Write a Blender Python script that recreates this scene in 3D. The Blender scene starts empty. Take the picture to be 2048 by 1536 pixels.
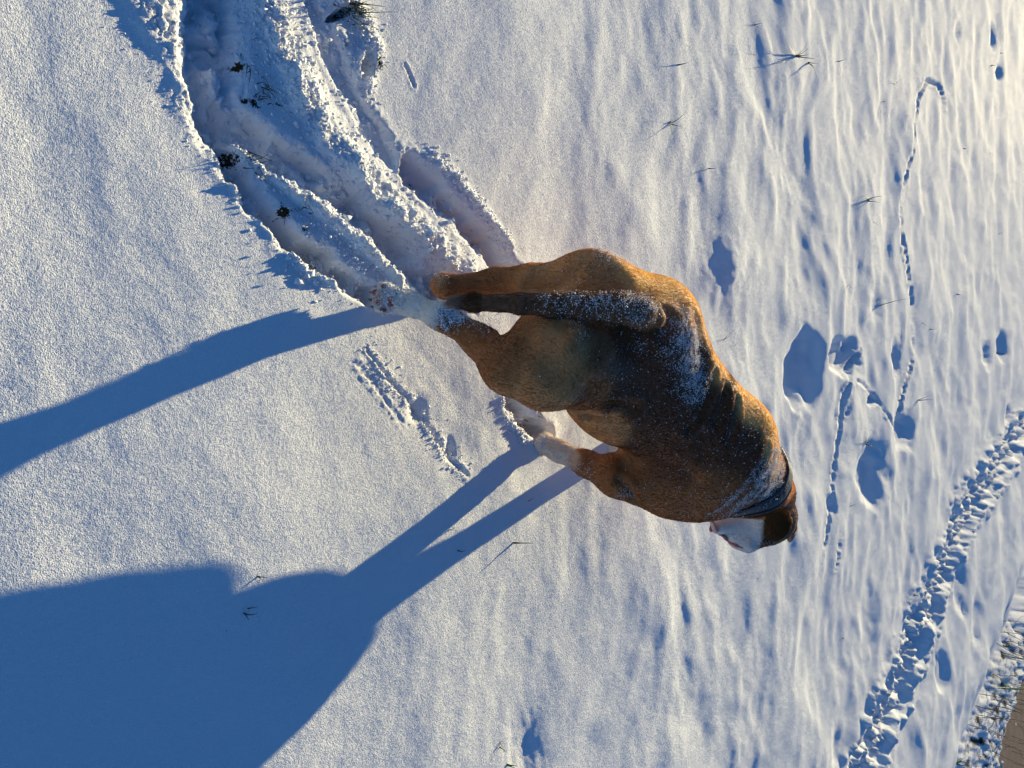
import bpy, math, random
import numpy as np
from mathutils import Vector, Matrix
S=bpy.context.scene; C=S.collection
# ------------------------------------------------------------------ camera
# the photograph was taken with the phone turned on its side: the camera is rolled by 90 degrees
CH=1.40; PITCH=math.radians(-42); F=1479.0
FW=np.array([0,math.cos(PITCH),math.sin(PITCH)]); UP=np.array([0,-math.sin(PITCH),math.cos(PITCH)]); RT=np.array([1.,0,0])
cam=bpy.data.objects.new('camera',bpy.data.cameras.new('camera')); C.objects.link(cam)
cam.matrix_world=Matrix(((UP[0],-RT[0],-FW[0],0),(UP[1],-RT[1],-FW[1],0),(UP[2],-RT[2],-FW[2],CH),(0,0,0,1)))
cam.data.lens=36*F/2048; cam.data.sensor_width=36; cam.data.clip_start=.02; cam.data.clip_end=2000
S.camera=cam
# ------------------------------------------------------------------ light
SUN_EL=math.radians(11.8); SUN_AZ=math.radians(20)      # azimuth: to the left of straight ahead
w=bpy.data.worlds.new('World'); S.world=w; w.use_nodes=True
nt=w.node_tree; nt.nodes.clear()
sky=nt.nodes.new('ShaderNodeTexSky'); sky.sky_type='NISHITA'; sky.sun_disc=False
sky.sun_elevation=SUN_EL; sky.sun_rotation=-SUN_AZ; sky.air_density=1.0; sky.dust_density=0.0; sky.ozone_density=7.0
bg=nt.nodes.new('ShaderNodeBackground'); bg.inputs['Strength'].default_value=.094
wo=nt.nodes.new('ShaderNodeOutputWorld')
nt.links.new(sky.outputs[0],bg.inputs[0]); nt.links.new(bg.outputs[0],wo.inputs[0])
sl=bpy.data.lights.new('sun','SUN'); sl.energy=5.0; sl.angle=math.radians(.55); sl.color=(1,.825,.48)
so=bpy.data.objects.new('sun',sl); C.objects.link(so)
sd=Vector((-math.sin(SUN_AZ)*math.cos(SUN_EL),math.cos(SUN_AZ)*math.cos(SUN_EL),math.sin(SUN_EL)))
so.rotation_euler=sd.to_track_quat('Z','Y').to_euler(); so.location=sd*50
S.view_settings.view_transform='Standard'; S.view_settings.look='None'; S.view_settings.gamma=1
S.view_settings.exposure=.60; S.view_settings.use_curve_mapping=False
# ------------------------------------------------------------------ helpers
def P(ix,iy,z=0.0):
    """the place at height z that the photograph shows at pixel ix,iy"""
    d=FW*F+RT*(iy-768)+UP*(ix-1024); t=(z-CH)/d[2]
    return np.array([0,0,CH])+d*t
def proj(p):
    q=np.asarray(p,float)-np.array([0,0,CH]); w=q@FW
    return 1024+F*(q@UP)/w, 768+F*(q@RT)/w, w
rng=np.random.default_rng(7)
def _hash(i,j,seed):
    h=(i.astype(np.int64)*374761393+j.astype(np.int64)*668265263+seed*974634777)&0xffffffff
    h=((h^(h>>13))*1274126177)&0xffffffff
    return (h^(h>>16))
def noise(x,y,seed=0):
    """2-D gradient noise, about -1..1"""
    xi=np.floor(x);yi=np.floor(y);fx=x-xi;fy=y-yi;xi=xi.astype(np.int64);yi=yi.astype(np.int64)
    ux=fx*fx*fx*(fx*(fx*6-15)+10);uy=fy*fy*fy*(fy*(fy*6-15)+10)
    def g(a,b,dx,dy):
        t=(_hash(a,b,seed)&1023)*(2*math.pi/1024); return np.cos(t)*dx+np.sin(t)*dy
    n0=g(xi,yi,fx,fy)*(1-ux)+g(xi+1,yi,fx-1,fy)*ux
    n1=g(xi,yi+1,fx,fy-1)*(1-ux)+g(xi+1,yi+1,fx-1,fy-1)*ux
    return (n0*(1-uy)+n1*uy)*1.5
def fbm(x,y,o,seed=0,gain=.5):
    s=0;a=1
    for k in range(o): s=s+a*noise(x*2**k+17*k,y*2**k-9*k,seed+k); a*=gain
    return s
def sst(a,b,x):
    t=np.clip((x-a)/(b-a),0,1); return t*t*(3-2*t)
def tag(o,label=None,cat=None,group=None,kind=None):
    if label:o['label']=label
    if cat:o['category']=cat
    if group:o['group']=group
    if kind:o['kind']=kind
    return o
def mesh_obj(name,v,f,mat=None,parent=None,smooth=True):
    """v (n,3); f (m,k) array of equal faces, or list"""
    me=bpy.data.meshes.new(name); v=np.asarray(v,np.float32)
    if isinstance(f,np.ndarray):
        k=f.shape[1]; me.vertices.add(len(v)); me.vertices.foreach_set('co',v.ravel())
        me.loops.add(f.size); me.loops.foreach_set('vertex_index',f.astype(np.int32).ravel())
        me.polygons.add(len(f)); me.polygons.foreach_set('loop_start',np.arange(0,f.size,k,dtype=np.int32))
        me.update(calc_edges=True)
    else: me.from_pydata(v.tolist(),[],f); me.update()
    if smooth: me.polygons.foreach_set('use_smooth',np.ones(len(me.polygons),bool))
    o=bpy.data.objects.new(name,me); C.objects.link(o)
    if mat: me.materials.append(mat)
    if parent: o.parent=parent
    return o
def attr(o,name,vals):
    a=o.data.attributes.new(name,'FLOAT','POINT'); a.data.foreach_set('value',np.asarray(vals,np.float32))
def cattr(o,name,vals):
    a=o.data.attributes.new(name,'FLOAT_COLOR','POINT'); c=np.ones((len(vals),4),np.float32); c[:,:3]=vals
    a.data.foreach_set('color',c.ravel())
def empty(name,loc):
    o=bpy.data.objects.new(name,None); C.objects.link(o); o.location=loc; o.empty_display_size=.05; return o
class N:
    def __init__(s,name):
        s.m=bpy.data.materials.new(name); s.m.use_nodes=True; s.t=s.m.node_tree; s.t.nodes.clear()
        s.out=s.n('OutputMaterial')
    def n(s,t,**kw):
        q=s.t.nodes.new('ShaderNode'+t)
        for k,v in kw.items():
            if k.startswith('i_'): q.inputs[k[2:].replace('_',' ')].default_value=v
            else: setattr(q,k,v)
        return q
    def l(s,a,b): s.t.links.new(a,b)
    def tex(s,scale,detail=2,rough=.5,vec=None,dist=0):
        q=s.n('TexNoise'); q.inputs['Scale'].default_value=scale;q.inputs['Detail'].default_value=detail
        q.inputs['Roughness'].default_value=rough;q.inputs['Distortion'].default_value=dist
        if vec is not None:s.l(vec,q.inputs['Vector'])
        return q
    def ramp(s,src,a,b,c0=(0,0,0,1),c1=(1,1,1,1)):
        r=s.n('ValToRGB'); r.color_ramp.elements[0].position=a;r.color_ramp.elements[1].position=b
        r.color_ramp.elements[0].color=c0;r.color_ramp.elements[1].color=c1; s.l(src,r.inputs[0]); return r
    def mix(s,fac,a,b):
        q=s.n('Mix',data_type='RGBA')
        for v,i in((fac,0),(a,6),(b,7)):
            if hasattr(v,'links') or hasattr(v,'is_linked'): s.l(v,q.inputs[i])
            else: q.inputs[i].default_value=v
        return q.outputs[2]
    def math(s,op,a,b=None):
        q=s.n('Math',operation=op)
        for v,i in((a,0),(b,1)):
            if v is None: continue
            if hasattr(v,'is_linked'): s.l(v,q.inputs[i])
            else: q.inputs[i].default_value=v
        return q.outputs[0]
def bsdf(n,color,rough,**kw):
    b=n.n('BsdfPrincipled'); 
    if hasattr(color,'is_linked'): n.l(color,b.inputs['Base Color'])
    else: b.inputs['Base Color'].default_value=(*color,1)
    b.inputs['Roughness'].default_value=rough
    for k,v in kw.items(): b.inputs[k.replace('_',' ')].default_value=v
    n.l(b.outputs[0],n.out.inputs[0]); return b
# ------------------------------------------------------------------ materials
def snow_material():
    n=N('snow'); geo=n.n('NewGeometry'); pos=geo.outputs['Position']
    bare=n.n('Attribute',attribute_name='bare').outputs['Fac']
    n1=n.tex(430,2,.6,pos); n2=n.tex(140,2,.6,pos); n3=n.tex(38,2,.5,pos)
    h=n.math('ADD',n.math('MULTIPLY',n1.outputs[0],.0024),n.math('MULTIPLY',n2.outputs[0],.0016))
    h=n.math('ADD',h,n.math('MULTIPLY',n3.outputs[0],.0008))
    bump=n.n('Bump'); bump.inputs['Strength'].default_value=.85; bump.inputs['Distance'].default_value=1.0; n.l(h,bump.inputs['Height'])
    soil=n.ramp(n.tex(160,4,.7,pos).outputs[0],.35,.65,(.018,.014,.009,1),(.075,.062,.030,1)).outputs[0]
    sp=n.n('TexVoronoi'); sp.inputs['Scale'].default_value=55; n.l(pos,sp.inputs['Vector'])
    bn=n.math('ADD',bare,n.math('MULTIPLY',n.math('SUBTRACT',n.tex(95,4,.7,pos).outputs[0],.5),1.4))
    bf=n.ramp(bn,.46,.56).outputs[0]
    col=n.mix(bf,(.84,.88,.90,1),soil)
    b=bsdf(n,col,.55)
    # snow grains: every grain is a little facet of its own
    nrm=bump.outputs[0]
    for sc_,k_ in ((560,.34),(210,.12)):
        vv=n.n('TexVoronoi'); vv.inputs['Scale'].default_value=sc_; n.l(pos,vv.inputs['Vector'])
        v1=n.n('VectorMath',operation='SUBTRACT'); n.l(vv.outputs['Color'],v1.inputs[0]); v1.inputs[1].default_value=(.5,.5,.5)
        v2=n.n('VectorMath',operation='SCALE'); n.l(v1.outputs[0],v2.inputs[0]); v2.inputs['Scale'].default_value=k_
        v3=n.n('VectorMath',operation='ADD'); n.l(nrm,v3.inputs[0]); n.l(v2.outputs[0],v3.inputs[1])
        v4=n.n('VectorMath',operation='NORMALIZE'); n.l(v3.outputs[0],v4.inputs[0]); nrm=v4.outputs[0]
    n.l(nrm,b.inputs['Normal'])
    # ice crystals that catch the sun: random facets with little roughness
    v=n.n('TexVoronoi'); v.inputs['Scale'].default_value=330; n.l(pos,v.inputs['Vector'])
    sep=n.n('SeparateColor'); n.l(v.outputs['Color'],sep.inputs[0])
    gl=n.math('GREATER_THAN',sep.outputs[0],.90)
    rf=n.math('SUBTRACT',.86,n.math('MULTIPLY',gl,.28)); n.l(rf,b.inputs['Roughness'])
    b.inputs['Subsurface Weight'].default_value=SSS
    b.inputs['Subsurface Radius'].default_value=(.35,.6,1.0); b.inputs['Subsurface Scale'].default_value=.012
    b.inputs['Specular IOR Level'].default_value=.035
    return n.m
SSS=.0
def plain(name,col,rough,scale=60,var=.35,bump=0,**kw):
    n=N(name); geo=n.n('TexCoord').outputs['Object']; t=n.tex(scale,4,.6,geo)
    c0=tuple(x*(1-var) for x in col)+(1,);c1=tuple(min(1,x*(1+var)) for x in col)+(1,)
    r=n.ramp(t.outputs[0],.3,.7,c0,c1); b=bsdf(n,r.outputs[0],rough,**kw)
    if bump:
        q=n.n('Bump');q.inputs['Distance'].default_value=bump;n.l(t.outputs[0],q.inputs['Height']);n.l(q.outputs[0],b.inputs['Normal'])
    return n.m
M_snow=snow_material()
# ------------------------------------------------------------------ snow field
def gp(pts): return np.array([P(a,b,0)[:2] for a,b in pts])
def seg_dist(X,Y,pts,pad):
    """distance to a polyline and position along it (0..1); far points get 9"""
    d=np.full(X.shape,9.0);t=np.zeros(X.shape); L=np.r_[0,np.cumsum(np.hypot(*np.diff(pts,axis=0).T))]
    lo=pts.min(0)-pad;hi=pts.max(0)+pad
    m=(X>lo[0])&(X<hi[0])&(Y>lo[1])&(Y<hi[1])
    if not m.any(): return d,t
    x=X[m];y=Y[m];dd=np.full(x.shape,9.0);tt=np.zeros(x.shape)
    for i in range(len(pts)-1):
        a=pts[i];v=pts[i+1]-a;q=v@v+1e-12;u=np.clip(((x-a[0])*v[0]+(y-a[1])*v[1])/q,0,1)
        e=np.hypot(x-a[0]-u*v[0],y-a[1]-u*v[1]);k=e<dd;dd[k]=e[k];tt[k]=((L[i]+u*math.sqrt(q))/L[-1])[k]
    d[m]=dd;t[m]=tt;return d,t
# ploughed furrows and tracks: pixels, half width, depth, rim height, raggedness
FURROWS=[
 ([(440,-120),(434,60),(432,150),(440,240)],.050,.080,.002,.012),
 ([(440,240),(470,330),(518,405),(588,480),(680,545),(745,592)],.025,.085,.004,.010),
 ([(470,235),(540,300),(655,372),(750,450),(810,515),(862,568),(900,600)],.036,.058,.004,.010),
 ([(600,-60),(645,50),(692,150),(745,250),(790,315)],.030,.026,.004,.012),
 ([(832,340),(876,385),(926,440),(980,500),(1035,570)],.036,.095,.006,.010),
 ([(1022,800),(1050,838),(1085,868)],.030,.070,.010,.008),
]
BERMS=[ # crest line, width towards the camera, width towards the sun, height
 ([(500,-90),(530,20),(565,110),(600,200),(655,285),(735,375),(840,480),(935,565)],.022,.055,.038),
 ([(500,-90),(530,20),(565,110),(600,200)],.030,.060,.026),
 ([(235,-60),(290,30),(345,110),(368,165)],.022,.050,.011,.14),
 ([(345,190),(400,265),(450,345),(500,405)],.014,.014,.003,.14),
 ([(500,405),(545,455),(600,520),(690,570)],.015,.016,.022,.25),
 ([(474,366),(486,384)],.012,.010,.030,.3),([(590,505),(640,548)],.014,.014,.018),
 ([(482,292),(545,345),(610,400),(690,460),(790,550)],.012,.046,.034),
 ([(484,296),(520,318)],.018,.022,.020),
 ([(650,-30),(715,25),(745,85),(728,150)],.022,.030,.022),
 ([(862,312),(915,360),(962,420),(1015,490)],.014,.018,.012),
 ([(1010,800),(1030,850),(1045,880)],.010,.010,.016),
]
HOLLOWS=[ # px, along-picture radii (ix,iy), depth
 (1606,738,36,86,.075),(1684,716,34,42,.060),(1700,688,12,16,.03),(1738,948,28,70,.065),(1792,718,12,42,.045),
 (2002,692,8,34,.075),(1972,712,8,32,.05),(1986,72,6,28,.06),(1998,145,5,20,.05),(1913,60,8,26,.03),(1750,608,12,30,.02),
 (1805,862,22,40,.05),(1772,930,10,40,.012),(1712,905,16,40,.012),(1760,225,10,30,.010),(1720,240,12,40,.009),(1452,110,24,70,.013),
 (1500,300,24,80,.012),(1690,300,14,50,.010),(1545,1020,10,60,.006),(1770,1065,12,60,.011),(1742,1230,14,55,.012),
 (1520,1280,20,60,.008),(1380,1420,40,90,.012),(1052,1512,34,80,.013),(1885,1340,14,50,.05),(1925,1180,12,60,.05),(1955,1240,9,60,.03),
 (2020,830,6,24,.05),(1680,1495,14,50,.02),(735,130,14,30,.06),(680,28,26,12,.07),(697,85,5,5,.03),
 (838,822,14,26,.022),(900,900,10,22,.015),(1660,1010,10,26,.03),(1745,800,10,14,.03),(1446,530,34,56,-.026)]
TRAILS=[
 ([(1892,214),(1878,170),(1856,158),(1838,190),(1826,240),(1822,300),(1806,370),(1800,430),(1808,500),(1820,570),(1830,650),(1826,720),(1806,790),(1792,860)],.021,.034),
 ([(1722,700),(1700,745),(1684,800),(1676,870),(1668,940),(1660,1010),(1650,1090)],.021,.030),
 ([(1712,760),(1735,775),(1758,805),(1775,835),(1785,860)],.018,.022),
 ([(1700,780),(1695,810),(1690,830)],.015,.018),
 ([(815,128),(824,145),(833,168)],.005,.009),
 ([(1680,1080),(1676,1110),(1670,1140)],.014,.014),
 ([(735,700),(780,760),(820,800),(850,840),(880,890),(905,925),(930,948)],.008,.006),
 ([(720,730),(765,790),(800,840)],.010,.0025),
]
PATH=gp([(2120,760),(2060,850),(2010,915),(1962,985),(1912,1080),(1878,1180),(1842,1270),(1808,1360),(1768,1450),(1735,1545),(1700,1640)])
BANK=np.array([[2.0,14.0],[2.58,10.92],[3.0,9.2],[3.4,7.55],[4.6,5.2],[6.5,3.0]])
def side_of(X,Y,pl):
    """signed distance right of a polyline that runs towards the camera"""
    d,t=seg_dist(X,Y,pl,60)
    s=np.full(X.shape,-1.0)
    best=np.full(X.shape,1e9)
    for i in range(len(pl)-1):
        a=pl[i];v=pl[i+1]-a;u=np.clip(((X-a[0])*v[0]+(Y-a[1])*v[1])/(v@v),0,1)
        e=np.hypot(X-a[0]-u*v[0],Y-a[1]-u*v[1]);c=-(v[0]*(Y-a[1])-v[1]*(X-a[0]))
        k=e<best-1e-9;best[k]=e[k];s[k]=np.sign(c[k])
    return best*s*-1.0
def side_open(X,Y,pts,d):
    best=np.full(X.shape,1e9);s=np.ones(X.shape);m=d<1
    if not m.any(): return s
    x=X[m];y=Y[m];bb=np.full(x.shape,1e9);ss=np.ones(x.shape)
    for i in range(len(pts)-1):
        a=pts[i];v=pts[i+1]-a;u=np.clip(((x-a[0])*v[0]+(y-a[1])*v[1])/(v@v+1e-12),0,1)
        ex=x-a[0]-u*v[0];ey=y-a[1]-u*v[1];e=np.hypot(ex,ey);k=e<bb;bb[k]=e[k];ss[k]=np.sign(ex*-.36+ey*.93)[k]
    s[m]=ss;return s
def terrain(X,Y):
    X=np.asarray(X,float);Y=np.asarray(Y,float)
    far=sst(.9,3.0,Y)
    # settled snow over grass tussocks
    wx=X+.10*noise(X*1.3,Y*1.3,51); wy=Y+.10*noise(X*1.3+5,Y*1.3,52)
    z=.020*fbm(wx*1.1,wy*1.5,2,3)
    z+=(.0036+.0064*far)*noise(wx*3.0,wy*3.9,11)
    hb=noise(wx*6.2,wy*7.6,21); z+=(.0012+.0048*far)*(hb+.5*np.abs(hb))
    z+=(.0015+.0010*far)*noise(wx*9.+wy*3,wy*12.-wx*2,31)+.0007*noise(wx*19-wy*7,wy*17+wx*6,32)
    z+=.0005*noise(X*38+Y*13,Y*36-X*12,41)
    bare=np.zeros(X.shape);crumb=np.zeros(X.shape)
    for k,(ix,iy,rx,ry,dep) in enumerate(HOLLOWS):
        c=P(ix,iy)[:2];ex=(P(ix+rx,iy)[:2]-P(ix-rx,iy)[:2])/2;ey=abs((P(ix,iy+ry)-P(ix,iy-ry))[0])/2;ex=abs(ex[1])
        m=(np.abs(X-c[0])<2*ey)&(np.abs(Y-c[1])<2*ex)
        if not m.any():continue
        sh=(c[0]/max(c[1],.1))
        qx=(X[m]-c[0]-.8*sh*(Y[m]-c[1]))/ey;qy=(Y[m]-c[1])/ex
        r=np.hypot(qx,qy)+.22*noise(qx*1.3+k*7,qy*1.3,60+k)+.10*noise(qx*3.1+k*5,qy*3.1,61+k)
        if dep<.028: z[m]-=dep*np.exp(-1.3*r**2)
        else:
            e1=1.15+.25*np.clip(qy,-1,1); z[m]-=dep*sst(e1,.30,r)
    for k,(pl,hw,dep) in enumerate(TRAILS):
        pts=gp(pl);d,t=seg_dist(X,Y,pts,.2)
        j=d+hw*.6*noise(X*9,Y*9,80+k)+hw*.25*noise(X*25,Y*25,83+k)
        wv=.15+.85*sst(-.5,.35,noise(X*5,Y*5,90+k))
        z-=dep*wv*sst(hw*1.0,hw*.2,j)
        z+=dep*.22*np.exp(-((j-hw*1.7)/(hw*.7))**2)*(d<1)*sst(-.3,.4,noise(X*7,Y*7,96+k))
        crumb=np.maximum(crumb,.35*sst(hw*3,hw,d))
    fl=np.zeros(X.shape);rim=np.zeros(X.shape)
    ja=noise(X*16,Y*16,101)+.6*noise(X*38,Y*38,102)+.4*noise(X*85,Y*85,103)
    for k,(pl,hw,dep,rh,rg) in enumerate(FURROWS):
        pts=gp(pl);d,t=seg_dist(X,Y,pts,.35)
        j=d-rg*.6*ja-hw*.35*noise(X*7,Y*7,108+k)-hw*.2*noise(X*16,Y*16,109+k)
        dd=dep*(.85+.25*noise(X*9,Y*9,110+k))
        fl=np.maximum(fl,dd*(.75*sst(hw*1.10,hw*.55,j)+.25*sst(hw*1.6,hw*.8,j)))
        rim=np.maximum(rim,rh*np.exp(-(np.maximum(j-hw,0)/.035)**2)*(d<1))
        sd_=side_open(X,Y,pts,d); crumb=np.maximum(crumb,np.where(sd_>0,.6,.07)*sst(hw+.045,hw*.9,d)*sst(hw*.4,hw*.8,j))
        bare=np.maximum(bare,(.26+.30*noise(X*13,Y*13,120+k))*sst(hw*.8,hw*.3,j)*(dep>.08))
    for k,(pl,wn,wf,ht,*cf) in enumerate(BERMS):
        cf=cf[0] if cf else 1.0
        pts=gp(pl);d,t=seg_dist(X,Y,pts,.3)
        sg=side_open(X,Y,pts,d)               # + on the side of the sun
        j=np.where(sg>0,d/wf,d/wn)+.30*ja*(.5+.5*noise(X*6,Y*6,135+k))
        g=np.exp(-(np.maximum(j,0))**2)*(d<1)
        hv=ht*(.75+.45*noise(X*10,Y*10,130+k)+.35*noise(X*23,Y*23,131+k))
        rim=np.maximum(rim,hv*g); crumb=np.maximum(crumb,np.where(sg>0,1.0,cf)*np.minimum(1,g*1.5)*(.55+.45*sst(-.2,.4,noise(X*8,Y*8,133+k))))
    z=z+rim*(1-np.clip(fl/.05,0,1))-fl
    cl=crumb*(1-.7*np.clip(fl/.06,0,1))
    q=np.abs(noise(X*45,Y*45,141))+.6*np.abs(noise(X*95,Y*95,142))+.35*np.abs(noise(X*190,Y*190,143))
    z+=cl*(.0125*(q-.35))
    z+=np.clip(fl/.06,0,1)*(.010*noise(X*11,Y*13,301)+.006*np.abs(noise(X*27,Y*25,302))+.003*noise(X*60,Y*58,303)+.030*sst(.15,.55,noise(X*15,Y*15,304))+.016*sst(.1,.5,noise(X*31,Y*31,305)))
    # bare spots seen in the photograph
    for ix,iy,r in [(482,212,.035),(455,322,.028),(545,430,.024),(585,462,.016),(462,140,.020),(862,412,.020),(680,30,.035),(735,135,.025),(395,262,.018),(1042,850,.018)]:
        c=P(ix,iy,-.05)[:2];bare=np.maximum(bare,.82*np.exp(-((X-c[0])**2+(Y-c[1])**2)/(r*.8)**2)*(.8+.5*noise(X*40,Y*40,150)))
    # trodden path
    d,t=seg_dist(X,Y,PATH,1.5)
    m=d<1.4
    if m.any():
        x=X[m];y=Y[m];j=d[m]+.10*noise(x*3,y*3,160)
        ins=sst(.27,.12,j);lump=sst(-.25,.6,fbm(x*8.5,y*7.0,3,161,.6))
        z[m]+=-.075*ins+ins*(.050*lump+.016*np.abs(noise(x*15,y*12,165))+.008*np.abs(noise(x*31,y*26,166)))+sst(.44,.24,j)*(1-ins)*(.014+.030*sst(0,.6,fbm(x*10,y*9,2,163)))-.02*sst(.7,.4,j)
    # bank that falls to the river
    if (X.max()>1.5) and (Y.max()>2.5):
        s=side_of(X,Y,BANK)+.22*noise(X*1.6,Y*1.6,170)
        dr=sst(-.5,.35,s); rough=sst(.15,.6,s)
        z=z*(1-rough)-.20*dr+.10*np.exp(-((s-.95)/.35)**2)-.13*sst(1.5,2.4,s)-.30*sst(2.55,3.4,s)
        lu=np.abs(fbm(X*4.5,Y*3.2,3,171,.5)); z+=rough*sst(3.1,2.4,s)*.055*(lu-.2)
        bare=np.maximum(bare,rough*sst(3.2,2.4,s)*(.50-.4*lu+.45*noise(X*13,Y*5,173)))
        bare=np.maximum(bare,sst(2.5,2.8,s)*.9*sst(4.2,3.6,s))
        fb=sst(8.0,11.0,s); z=z*(1-fb)+fb*(.35+.10*fbm(X*.4,Y*.4,2,174)); 
    return z,np.clip(bare,0,1),crumb
def tz(x,y):
    return float(terrain(np.array([x]),np.array([y]))[0][0])
def grid_axis(core,ext):
    return np.array(sorted(set(np.round(list(core)+list(ext),6))))
th=np.arange(7.0,80.5,math.degrees(1.25/740))
ys=(CH/np.tan(np.radians(th)))[::-1]
yfar=[];y=ys[-1]
while y<1500: y*=1.05; yfar.append(y)
ynear=list(np.linspace(-1.2,ys[0]-.02,26)); yb=[-1.2*1.35**k for k in range(1,14)][::-1]
ysall=np.r_[yb,ynear,ys,yfar]
u=np.arange(-.60,.6001,1.25/740); ue=[];q=.6
while q<30:
    q*=1.06; ue.append(q)
u=np.r_[-np.array(ue)[::-1],u,ue]
dep=np.maximum(ysall,.0)*math.cos(PITCH)-CH*math.sin(PITCH)
X=dep[:,None]*u[None,:];Y=np.repeat(ysall[:,None],len(u),1)
zz,bare,crumb=terrain(X,Y)
# fluffy edges: push the crumbly zone sideways too
cx=crumb*.004*noise(X*70,Y*70,200);cy=crumb*.004*noise(X*70,Y*70,201)
vis=(np.abs(X)<dep[:,None]*.62)&(Y<12)
fine=.00035*noise(X*170+Y*60,Y*150-X*50,210)
zz+=np.where(vis&(Y<3.2),fine,0)
nr,nc=X.shape
V=np.stack([X+cx,Y+cy,zz],-1).reshape(-1,3)
a=(np.arange(nr-1)[:,None]*nc+np.arange(nc-1)[None,:]).ravel()
Fq=np.stack([a,a+1,a+nc+1,a+nc],1)
snow=mesh_obj('snow_ground',V,Fq,M_snow); attr(snow,'bare',bare.ravel())
tag(snow,'white sunlit snow field with ploughed furrows and hollows',kind='structure')
# river
n=N('river_water'); pos=n.n('NewGeometry').outputs['Position']
t=n.tex(3.5,3,.5,pos); b=bsdf(n,n.ramp(t.outputs[0],.3,.7,(.20,.135,.065,1),(.26,.18,.09,1)).outputs[0],.6,Specular_IOR_Level=.15)
bp=n.n('Bump');bp.inputs['Distance'].default_value=.02;bp.inputs['Strength'].default_value=.35;n.l(n.tex(9,3,.5,pos).outputs[0],bp.inputs['Height']);n.l(bp.outputs[0],b.inputs['Normal'])
Wv=[(3.2,2,-.30),(40,2,-.30),(40,60,-.30),(-10,60,-.30),(0,16,-.30)]
river=mesh_obj('river',Wv,[[0,1,2,3,4]],n.m); tag(river,'muddy brown river water beyond the snowy bank',kind='structure')
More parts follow.
